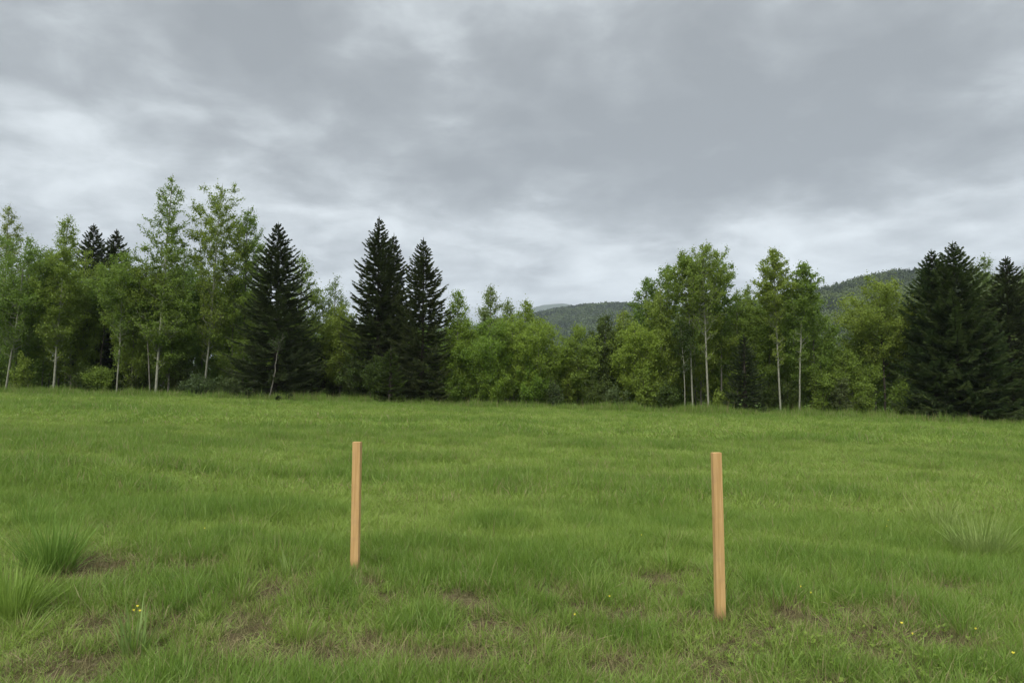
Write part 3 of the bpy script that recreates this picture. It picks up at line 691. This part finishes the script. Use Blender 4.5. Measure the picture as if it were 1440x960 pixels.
def grass_mat():
    m = new_mat('grass_blades'); t = m.node_tree; n = t.nodes.new; l = t.links.new
    def inst(nm): a = n('ShaderNodeAttribute'); a.attribute_type = 'INSTANCER'; a.attribute_name = nm; return a.outputs['Fac']
    tone = n('ShaderNodeAttribute'); tone.attribute_name = 'tone'
    def mixc(f, a, b):
        x = n('ShaderNodeMix'); x.data_type = 'RGBA'
        l(f, x.inputs[0])
        for i, c in ((6, a), (7, b)):
            if isinstance(c, tuple): x.inputs[i].default_value = (*c, 1)
            else: l(c, x.inputs[i])
        return x.outputs[2]
    light = mixc(tone.outputs['Fac'], (.162, .246, .032), (.270, .358, .066))
    deep = mixc(tone.outputs['Fac'], (.098, .184, .022), (.168, .266, .041))
    g = mixc(inst('lush'), light, deep)
    # some blades are dead straw: more of them where the patch is dry
    lt = n('ShaderNodeMath'); lt.operation = 'LESS_THAN'
    r2 = n('ShaderNodeMath'); r2.operation = 'MULTIPLY'; l(tone.outputs['Fac'], r2.inputs[0]); r2.inputs[1].default_value = 7.31
    fr = n('ShaderNodeMath'); fr.operation = 'FRACT'; l(r2.outputs[0], fr.inputs[0])
    l(fr.outputs[0], lt.inputs[0]); l(inst('dry'), lt.inputs[1])
    straw = mixc(fr.outputs[0], (.32, .27, .13), (.17, .14, .07))
    col = mixc(lt.outputs[0], g, straw)
    pb = n('ShaderNodeBsdfPrincipled'); l(col, pb.inputs['Base Color']); pb.inputs['Roughness'].default_value = .5; pb.inputs['Specular IOR Level'].default_value = .3
    tr = n('ShaderNodeBsdfTranslucent'); l(col, tr.inputs['Color'])
    ms = n('ShaderNodeMixShader'); ms.inputs[0].default_value = .38; l(pb.outputs[0], ms.inputs[1]); l(tr.outputs[0], ms.inputs[2])
    o = n('ShaderNodeOutputMaterial'); l(ms.outputs[0], o.inputs[0]); return m
M['grass'] = grass_mat()
M['straw'] = leafy('straw', (.080, .068, .030), (.27, .235, .115), trans=.15, patch=8, spec=.03, rough=.9)

def scatter(name, label, P, variants, yaw, scl, lush, dry, tilt=None, kind='stuff'):
    """points carrying a chosen tuft each, through geometry nodes"""
    col = bpy.data.collections.new(name + '_tufts')
    for o in variants: col.objects.link(o)
    n = len(P); me = bpy.data.meshes.new(name); me.vertices.add(n); me.vertices.foreach_set('co', P.astype(np.float32).ravel())
    rot = np.zeros((n, 3), np.float32); rot[:, 2] = yaw
    if tilt is not None: rot[:, :2] = tilt
    def fa(nm, v, ty='FLOAT', key='value'):
        a = me.attributes.new(nm, ty, 'POINT'); a.data.foreach_set(key, np.ascontiguousarray(v).ravel())
    fa('rot', rot, 'FLOAT_VECTOR', 'vector'); fa('scl', scl.astype(np.float32), 'FLOAT_VECTOR', 'vector')
    fa('lush', lush.astype(np.float32)); fa('dry', dry.astype(np.float32))
    fa('vi', RNG.integers(0, len(variants), n).astype(np.int32), 'INT')
    o = bpy.data.objects.new(name, me); C.objects.link(o); tag(o, label, None, kind=kind)
    ng = bpy.data.node_groups.new(name, 'GeometryNodeTree')
    ng.interface.new_socket('Geometry', in_out='INPUT', socket_type='NodeSocketGeometry'); ng.interface.new_socket('Geometry', in_out='OUTPUT', socket_type='NodeSocketGeometry')
    a = ng.nodes.new; i = a('NodeGroupInput'); ou = a('NodeGroupOutput'); ip = a('GeometryNodeInstanceOnPoints'); ci = a('GeometryNodeCollectionInfo')
    ci.inputs['Collection'].default_value = col; ci.inputs['Separate Children'].default_value = True; ci.inputs['Reset Children'].default_value = True
    ip.inputs['Pick Instance'].default_value = True
    def na(nm, ty):
        x = a('GeometryNodeInputNamedAttribute'); x.data_type = ty; x.inputs['Name'].default_value = nm; return x.outputs['Attribute']
    L = ng.links.new
    L(i.outputs[0], ip.inputs['Points']); L(ci.outputs[0], ip.inputs['Instance']); L(na('vi', 'INT'), ip.inputs['Instance Index'])
    e2r = a('FunctionNodeEulerToRotation'); L(na('rot', 'FLOAT_VECTOR'), e2r.inputs[0]); L(e2r.outputs[0], ip.inputs['Rotation'])
    L(na('scl', 'FLOAT_VECTOR'), ip.inputs['Scale']); L(ip.outputs[0], ou.inputs[0])
    md = o.modifiers.new('scatter', 'NODES'); md.node_group = ng
    return o

# worn spots in the turf where soil and straw show (centre by ground position, size in metres)
BARE = [(130, 800, .34, .20), (95, 812, .2, .1), (375, 838, .20, .12), (345, 893, .16, .14), (135, 886, .12, .10), (142, 940, .16, .12), (390, 925, .22, .07),
        (650, 848, .26, .08), (672, 885, .14, .14), (745, 908, .20, .10), (660, 933, .34, .10), (520, 826, .12, .12), (545, 845, .12, .06), (470, 935, .16, .10), (500, 885, .12, .06),
        (930, 822, .13, .06), (1120, 875, .14, .08), (1080, 902, .16, .06), (870, 945, .16, .10), (1005, 938, .16, .10), (1235, 932, .18, .10), (890, 870, .16, .1),
        (620, 757, .16, .08), (265, 800, .3, .07), (1330, 827, .2, .1), (1240, 828, .16, .08), (740, 690, .2, .15), (60, 955, .2, .1), (1300, 900, .3, .1), (780, 835, .2, .08), (160, 745, .2, .1), (590, 920, .2, .08)]
BARE += [(497, 806, .10, .05), (1012, 876, .10, .05)]
BG = [(ground_at(a, b)[:2], c, d) for a, b, c, d in BARE]
LUSHP = [(720, 690, .9, .5), (910, 712, .6, .3), (830, 742, .5, .25), (700, 740, .5, .3), (480, 840, .3, .3), (600, 880, .25, .18), (320, 765, .4, .25), (1090, 840, .35, .3), (560, 790, .3, .2),
         (400, 620, 1.2, .5), (480, 612, 1, .5), (715, 608, 1.2, .6), (150, 578, 4, 1.5), (910, 590, 1.6, .9), (60, 660, 1.2, .7), (370, 720, .7, .4), (940, 745, .4, .3), (880, 900, .25, .2), (1000, 860, .3, .2), (1290, 870, .6, .3), (1180, 700, .8, .4), (240, 860, .5, .25)]
LG = [(ground_at(a, b)[:2], c, d) for a, b, c, d in LUSHP]
def patches(G, x, y, hard=False):
    v = np.zeros(len(x))
    wx = (vnoise(x, y, .25, 51, 2) - .5) * .22; wy = (vnoise(x, y, .25, 61, 2) - .5) * .22
    for c, a, b in G:
        r2 = ((x + wx - c[0]) / a) ** 2 + ((y + wy - c[1]) / (b * 1.8)) ** 2
        v = np.maximum(v, np.exp(-r2 * 1.1))
    return v
def fields(x, y):
    r = np.hypot(x, y)
    bare = patches(BG, x, y)
    near = 1 - sstep(4.2, 7.5, y)
    spots = .8 * sstep(.62, .73, vnoise(x, y, .26, 71, 3)) * near
    bare = np.maximum(bare * (.78 + .45 * vnoise(x, y, .12, 151, 2)), .8 * spots)
    ls = vnoise(x / 1.5, y, .9, 81, 3) * .55 + vnoise(x / 2.2, y, 4.0, 91, 3) * .45
    lush = np.maximum(.85 * sstep(.40, .70, ls), patches(LG, x, y))
    lush = lush * (1 - .8 * bare)
    return bare, lush, near
def sample(y0, y1, dens, seed, edge=1.5):
    rng = np.random.default_rng(seed)
    A = .92 * (y1 * y1 - y0 * y0) + 2 * edge * (y1 - y0)
    n = int(A * dens * 1.0)
    # rejection on trapezoid
    yy = rng.uniform(y0, y1, n * 3); xx = rng.uniform(-1, 1, n * 3) * (.92 * y1 + edge)
    k = np.abs(xx) < .92 * yy + edge; xx, yy = xx[k], yy[k]
    A_box = 2 * (.92 * y1 + edge) * (y1 - y0); n_need = int(A_box * dens * k.mean())
    return xx[:n_need], yy[:n_need], rng

def grass_band(name, label, y0, y1, dens, var, hs, seed, fade=True):
    x, y, rng = sample(y0, y1, dens, seed)
    bare, lush, near = fields(x, y)
    u = rng.random(len(x))
    keep = u > np.clip(bare * 1.12 - .08 + .10 * near * (1 - lush), 0, .97)
    x, y, bare, lush, near = x[keep], y[keep], bare[keep], lush[keep], near[keep]
    hh = hs * (.50 + .85 * lush) * (1 - .5 * bare) * rng.uniform(.75, 1.2, len(x)) * (1 - .22 * near)
    wsc = rng.uniform(.85, 1.25, len(x)) * (1 + .15 * lush)
    scl = np.stack([wsc, wsc, hh], 1)
    mid = vnoise(x, y, .8, 101, 3)
    dry = np.clip(.06 + .10 * (mid - .5) + .30 * bare + .13 * near * (1 - lush), .02, .75)
    P = np.stack([x, y, terrain(x, y)], 1)
    tilt = rng.normal(0, .22, (len(x), 2)) + np.stack([(vnoise(x, y, 1.1, 111) - .5) * .5, (vnoise(x, y, 1.1, 121) - .5) * .5], 1)
    return scatter(name, label, P, var, rng.random(len(x)) * 6.283, scl, np.clip(lush + rng.normal(0, .12, len(x)), 0, 1), dry, tilt)

vn = [tuft('near_tuft', .075, 62, .115, .0038, M['grass'], 900 + i, lean=.28, curve=.8, seg=3, hvar=.33, out=.3) for i in range(12)]
vm = [tuft('mid_tuft', .13, 64, .14, .0075, M['grass'], 930 + i, lean=.28, curve=.7, seg=2, hvar=.33, out=.2) for i in range(8)]
vf = [tuft('far_tuft', .32, 90, .16, .018, M['grass'], 950 + i, lean=.25, curve=.6, seg=2, hvar=.33) for i in range(8)]
grass_band('grass', 'short dense green grass of the near meadow around the stakes', 2.2, 9.5, 210, vn, 1.0, 41)
grass_band('grass', 'soft green grass of the middle of the meadow', 9.3, 23, 60, vm, 1.05, 42)
grass_band('grass', 'soft green grass of the far meadow up to the trees', 22.5, 64, 11, vf, 1.05, 43)

# tussocks: fuller outward leaning bunches that break up the turf
vq = [tuft('tussock', .07, 130, .20, .0046, M['grass'], 1010 + i, lean=.45, curve=.8, seg=3, hvar=.35, out=.85) for i in range(8)]
for y0_, y1_, dn, s_, sd_ in ((2.6, 10, 5.0, .80, 48), (10, 26, 2.2, 1.1, 49), (26, 60, .30, 1.7, 50)):
    x, y, rng = sample(y0_, y1_, dn, sd_); bare, lush, near = fields(x, y)
    k = rng.random(len(x)) < (1 - bare) * (.35 + .65 * vnoise(x, y, 2.0, 141, 2)); x, y, lush = x[k], y[k], lush[k]; n = len(x)
    q_ = s_ * rng.uniform(.55, 1.25, n); sc_ = np.stack([q_ * 1.15, q_ * 1.15, q_ * rng.uniform(.6, 1.05, n)], 1)
    scatter('grass_tussocks', 'fuller bunches of grass standing out of the meadow turf', np.stack([x, y, terrain(x, y)], 1), vq, rng.random(n) * 6.28, sc_, np.clip(lush * .6 + rng.uniform(-.1, .6, n), 0, 1), rng.uniform(0, .14, n), rng.normal(0, .12, (n, 2)))

# dead straw and thatch lying in the near turf
x, y, rng = sample(2.2, 8.5, 110, 44)
bare, lush, near = fields(x, y); k = rng.random(len(x)) < np.clip(bare * .95 + .16 * near + .03, 0, 1)
x, y = x[k], y[k]; n = len(x)
vs = [tuft('straw_tuft', .08, 30, .10, .0032, M['straw'], 970 + i, lean=1.45, curve=.25, seg=3, hvar=.4) for i in range(6)]
o_ = scatter('dead_grass', 'brown dead grass and straw lying on the worn spots', np.stack([x, y, terrain(x, y) + .012], 1), vs, rng.random(n) * 6.28, np.repeat(rng.uniform(.6, 1.3, (n, 1)), 3, 1), np.zeros(n), np.ones(n), rng.normal(0, .1, (n, 2)))
# thin pale seed stalks standing over the turf
x, y, rng = sample(3, 34, 2.6, 45); n = len(x)
vp = [tuft('stalk_tuft', .06, 4, .24, .0036, M['straw'], 980 + i, lean=.3, curve=.6, seg=4, hvar=.3) for i in range(6)]
sc_ = rng.uniform(.5, 1.15, (n, 1)) * np.ones((1, 3))
scatter('seed_stalks', 'thin pale dry stalks sticking out of the meadow grass', np.stack([x, y, terrain(x, y)], 1), vp, rng.random(n) * 6.28, sc_, np.zeros(n), np.ones(n))
# tall fringe grass at the foot of the trees
rng = np.random.default_rng(46); n = 5200
px = rng.uniform(-250, 1690, n); Y = 47.5 + rng.random(n) ** 1.3 * 6 + np.interp(px, [0, 300, 700, 800, 1000, 1440], [2.2, 1, 2.0, 2.0, 0, -2.0])
x = (px - 720) / F * Y
vt = [tuft('fringe_tuft', .35, 60, .42, .020, M['grass'], 990 + i, lean=.25, curve=.5, seg=3, hvar=.35) for i in range(6)]
hh = (.35 + 1.3 * vnoise(x, Y, 2.0, 131, 3) ** 1.5) * rng.uniform(.5, 1.5, n)
scatter('tall_grass', 'taller rough grass fringe along the foot of the tree line', np.stack([x, Y, terrain(x, Y)], 1), vt, rng.random(n) * 6.28, np.stack([np.ones(n), np.ones(n), hh], 1), rng.random(n) * .6 + .4, np.full(n, .06) + .16 * rng.random(n))

# single large grass clumps
M['clump'] = leafy('clump', (.110, .200, .028), (.210, .320, .060), trans=.35, patch=3)
M['clump_grey'] = leafy('clump_grey', (.140, .215, .045), (.29, .36, .11), trans=.3, patch=3)
def clump(label, px, py, rad, n, ln, wd, mat, seed, lean=.55, curve=.9):
    g = ground_at(px, py); rng = np.random.default_rng(seed); mb = MB()
    a = rng.random(n) * 6.283; r = rad * np.sqrt(rng.random(n))
    base = np.stack([r * np.cos(a), r * np.sin(a), np.full(n, -.02)], 1)
    blades(mb, base, ln * np.clip(rng.normal(1, .25, n), .4, 1.5), wd * rng.uniform(.6, 1.3, n), a + rng.normal(0, .5, n), np.abs(rng.normal(0, lean, n)) * (r / rad + .2), np.abs(rng.normal(.3, curve * .6, n)), rng, 6)
    o = link('grass_clump', mb.mesh('grass_clump'), M[mat], None, g); tag(o, label, 'grass clump'); return o
clump('big dark green tussock of long grass, upper one of the two at the left edge', 72, 808, .13, 440, .42, .0075, 'clump', 1, .5, .8)
clump('big tussock of long grass, lower one of the two at the left edge', 12, 872, .13, 420, .34, .0075, 'clump', 2, .5, .8)
clump('small clump of broad grey green leaves under the three yellow flowers', 190, 922, .07, 34, .27, .013, 'clump_grey', 3, .45, .5)
clump('wide pale tussock of long grass far to the right of the right stake', 1378, 782, .22, 420, .44, .0062, 'clump_grey', 4, .55, .8)
clump('loose pale tussock beside and behind the wide pale tussock', 1318, 742, .20, 130, .40, .006, 'clump_grey', 5, .5, .7)
clump('small clump of pale upright blades left of the left stake', 408, 812, .06, 30, .22, .009, 'clump_grey', 6, .4, .5)
clump('tiny pale blade clump beside a brown worn spot', 338, 842, .03, 12, .16, .009, 'clump_grey', 7, .4, .5)
clump('clump of pale broad blades midway between the stakes', 830, 846, .06, 34, .22, .009, 'clump_grey', 8, .4, .6)
clump('long thin tussock standing behind the upper left one', 45, 745, .12, 130, .36, .0055, 'clump', 9, .5, .7)

# low broad leaved weeds near the right foreground
def weeds():
    rng = np.random.default_rng(12); mb = MB()
    for (cx, cy, sp, n) in ((1110, 935, .30, 70), (1370, 935, .40, 110), (1170, 920, .2, 30), (1290, 955, .25, 40), (1050, 950, .2, 20)):
        g = ground_at(cx, cy)
        for k in range(n):
            x, y = g[0] + rng.normal(0, sp), g[1] + rng.normal(0, sp * .8); z = float(terrain(x, y)) + rng.uniform(.015, .07)
            m = 5; az = rng.random() * 6.28 + np.arange(m) * 1.25
            for a in az:
                L = rng.uniform(.012, .026); w = L * .32; d = np.array([math.cos(a), math.sin(a), rng.uniform(-.2, 1.1)]); s = np.array([-math.sin(a), math.cos(a), 0])
                p = np.array([x, y, z]); v = [p, p + d * L * .5 + s * w, p + d * L, p + d * L * .5 - s * w]
                mb.add(v, [[0, 1, 2, 3]], a=np.full(4, rng.random()))
    o = link('weeds', mb.mesh('weeds'), M['leaf_mid'])
    tag(o, 'low broad leaved weeds creeping through the grass in the right foreground', None, kind='stuff')
weeds()

# yellow flowers: stem, petals, centre
def petal_mat():
    m = new_mat('petal'); t = m.node_tree; pb = t.nodes.new('ShaderNodeBsdfPrincipled'); ns = t.nodes.new('ShaderNodeTexNoise'); ns.inputs['Scale'].default_value = 120
    r = t.nodes.new('ShaderNodeValToRGB'); t.links.new(ns.outputs['Fac'], r.inputs[0]); r.color_ramp.elements[0].color = (.72, .56, .02, 1); r.color_ramp.elements[1].color = (.90, .80, .06, 1)
    t.links.new(r.outputs[0], pb.inputs['Base Color']); o = t.nodes.new('ShaderNodeOutputMaterial'); t.links.new(pb.outputs[0], o.inputs[0]); return m
M['petal'] = petal_mat()
def flower_meshes():
    st = MB(); tube(st, [(0, 0, -.02), (.006, .003, .08), (.002, 0, .17)], [.0018, .0016, .0013], 5)
    pe = MB()
    for k in range(12):
        a = k * 6.283 / 12; d = np.array([math.cos(a), math.sin(a), .45 if k % 2 else .2]); s = np.array([-math.sin(a), math.cos(a), 0]) * .0030; p = np.array([.002, 0, .17])
        pe.add([p - s * .5, p + s * .5, p + d * .013 + s, p + d * .013 - s], [[0, 1, 2, 3]])
    ce = MB(); tube(ce, [(.002, 0, .168), (.002, 0, .172), (.002, 0, .174)], [.005, .005, .001], 8)
    return st.mesh('stem', True), pe.mesh('petals'), ce.mesh('flower_centre', True)
fs, fp, fc = flower_meshes()
FL = [(193, 853, 'yellow flower, topmost of the three above the broad leaved clump'), (188, 858, 'yellow flower, left one of the three above the broad leaved clump'), (197, 859, 'yellow flower, right one of the three above the broad leaved clump'),
      (288, 743, 'small yellow flower well left of and behind the left stake'), (857, 839, 'small yellow flower right of the pale blade clump between the stakes'), (808, 865, 'small yellow flower low between the stakes beside a worn spot'),
      (1247, 740, 'yellow flower far right of the right stake, nearer of a close pair'), (1249, 731, 'yellow flower far right of the right stake, farther of a close pair'), (1268, 876, 'brightest yellow flower in the right foreground'),
      (1283, 891, 'tiny yellow flower just below the brightest right foreground one'), (1372, 884, 'pale yellow flower right of the brightest right foreground one'), (1425, 918, 'yellow flower near the right bottom corner of the meadow'),
      (870, 648, 'yellow flower far behind midway toward the right stake'), (1126, 825, 'pale yellow flower near the foot of the right stake'), (1140, 833, 'second pale yellow flower to the right of the right stake foot'), (902, 752, 'tiny yellow flower left of and behind the right stake')]
for i, (px, py, lab) in enumerate(FL):
    d = ray(px, py)
    # stand the flower where its head, 0.17 m above the turf, is seen
    lo = 1.0
    while True:
        p = np.array([0, 0, EYE]) + d * lo
        if p[2] <= float(terrain(p[0], p[1])) + .165 or lo > 60: break
        lo *= 1.004
    r = empty('yellow_flower', (p[0], p[1], float(terrain(p[0], p[1])) - .005), lab, 'flower', 'small yellow meadow flowers', rz=i * 1.3)
    q_ = (.62, .55, .62, .45, .55, .5, .4, .4, .65, .42, .45, .6, .4, .42, .4, .4)[i]; r.scale = (q_, q_, 1)
    link('stem', fs, M['clump'], r); link('petals', fp, M['petal'], r); link('flower_centre', fc, M['petal'], r)

# ------------------------------------------------------------------ wooden stakes
def wood_mat():
    m = new_mat('stake_wood'); t = m.node_tree; n = t.nodes.new; l = t.links.new
    tc_ = n('ShaderNodeTexCoord'); mp = n('ShaderNodeMapping'); mp.inputs['Scale'].default_value = (42, 42, 1.6); l(tc_.outputs['Object'], mp.inputs[0])
    ns = n('ShaderNodeTexNoise'); ns.inputs['Scale'].default_value = 2.2; ns.inputs['Detail'].default_value = 6; ns.inputs['Distortion'].default_value = .6; l(mp.outputs[0], ns.inputs['Vector'])
    r = n('ShaderNodeValToRGB'); l(ns.outputs['Fac'], r.inputs[0]); e = r.color_ramp.elements
    e[0].position = .30; e[0].color = (.42, .245, .092, 1); e[1].position = .74; e[1].color = (.57, .37, .165, 1)
    # grey weathering blotches
    n2 = n('ShaderNodeTexNoise'); n2.inputs['Scale'].default_value = 9; n2.inputs['Detail'].default_value = 5; l(tc_.outputs['Object'], n2.inputs['Vector'])
    mr = n('ShaderNodeMapRange'); mr.inputs[1].default_value = .52; mr.inputs[2].default_value = .75; mr.inputs[4].default_value = .5; l(n2.outputs['Fac'], mr.inputs[0])
    mx = n('ShaderNodeMix'); mx.data_type = 'RGBA'; l(mr.outputs[0], mx.inputs[0]); l(r.outputs[0], mx.inputs[6]); mx.inputs[7].default_value = (.36, .22, .12, 1)
    sp = n('ShaderNodeSeparateXYZ'); l(tc_.outputs['Object'], sp.inputs[0])
    ad = n('ShaderNodeMath'); ad.operation = 'MULTIPLY_ADD'; l(n2.outputs['Fac'], ad.inputs[0]); ad.inputs[1].default_value = -.16; l(sp.outputs[2], ad.inputs[2])
    mm = n('ShaderNodeMapRange'); mm.inputs[1].default_value = -.06; mm.inputs[2].default_value = .03; mm.inputs[3].default_value = .75; mm.inputs[4].default_value = 0; l(ad.outputs[0], mm.inputs[0])
    mud = n('ShaderNodeMix'); mud.data_type = 'RGBA'; l(mm.outputs[0], mud.inputs[0]); l(mx.outputs[2], mud.inputs[6]); mud.inputs[7].default_value = (.10, .075, .04, 1)
    pb = n('ShaderNodeBsdfPrincipled'); l(mud.outputs[2], pb.inputs['Base Color']); pb.inputs['Roughness'].default_value = .75; pb.inputs['Specular IOR Level'].default_value = .25
    b = n('ShaderNodeBump'); b.inputs['Strength'].default_value = .35; b.inputs['Distance'].default_value = .002; l(ns.outputs['Fac'], b.inputs['Height']); l(b.outputs[0], pb.inputs['Normal'])
    o = n('ShaderNodeOutputMaterial'); l(pb.outputs[0], o.inputs[0]); return m
M['wood'] = wood_mat()
def stake(label, bpx, bpy_, tpx, tpy, wpx, depth, rz):
    g = ground_at(bpx, bpy_ + 10)
    top = at(tpx, tpy, g[1]); base = g
    v = top - base; L = np.linalg.norm(v)
    w = wpx * g[1] / F
    import bmesh
    bm = bmesh.new(); bmesh.ops.create_cube(bm, size=1)
    for q in bm.verts:
        q.co.x *= w; q.co.y *= depth; q.co.z = (q.co.z + .5) * (L + .25) - .25
        if q.co.z > 0: q.co.x += .001 * (1 if q.co.y > 0 else -1)
    # cut the shaft into lengths so it can be a little uneven, then round the arrises
    bmesh.ops.subdivide_edges(bm, edges=[e for e in bm.edges if abs(e.verts[0].co.z - e.verts[1].co.z) > .5], cuts=14, use_grid_fill=True)
    rr = random.Random(int(bpx))
    for q in bm.verts: q.co.x += rr.uniform(-.0006, .0006) + .0025 * math.sin(q.co.z * 2.1 + bpx); q.co.y += rr.uniform(-.0006, .0006)
    bmesh.ops.bevel(bm, geom=[e for e in bm.edges if len(e.link_faces) == 2 and e.calc_face_angle(0) > .6], offset=.0022, segments=2, affect='EDGES')
    me = bpy.data.meshes.new('wooden_stake'); bm.to_mesh(me); bm.free()
    o = link('wooden_stake', me, M['wood'], None, base)
    qt = Vector(v).to_track_quat('Z', 'Y')
    from mathutils import Quaternion
    o.rotation_mode = 'QUATERNION'
    up = Vector((0, 0, 1)); o.rotation_quaternion = up.rotation_difference(Vector(v).normalized()) @ Quaternion((0, 0, 1), rz)
    tag(o, label, 'stake', 'light wooden stakes driven into the meadow'); return o, w, L
s1 = stake('square light brown wooden stake standing farther back, left one of the two', 498.5, 797, 503, 621, 11.2, .045, R(-8))
s2 = stake('nearer and longer looking light brown wooden stake, right one of the two', 1012.5, 866, 1007, 636, 13.0, .045, R(7))
print('STAKES', s1[0].location, s1[1:], s2[0].location, s2[1:])
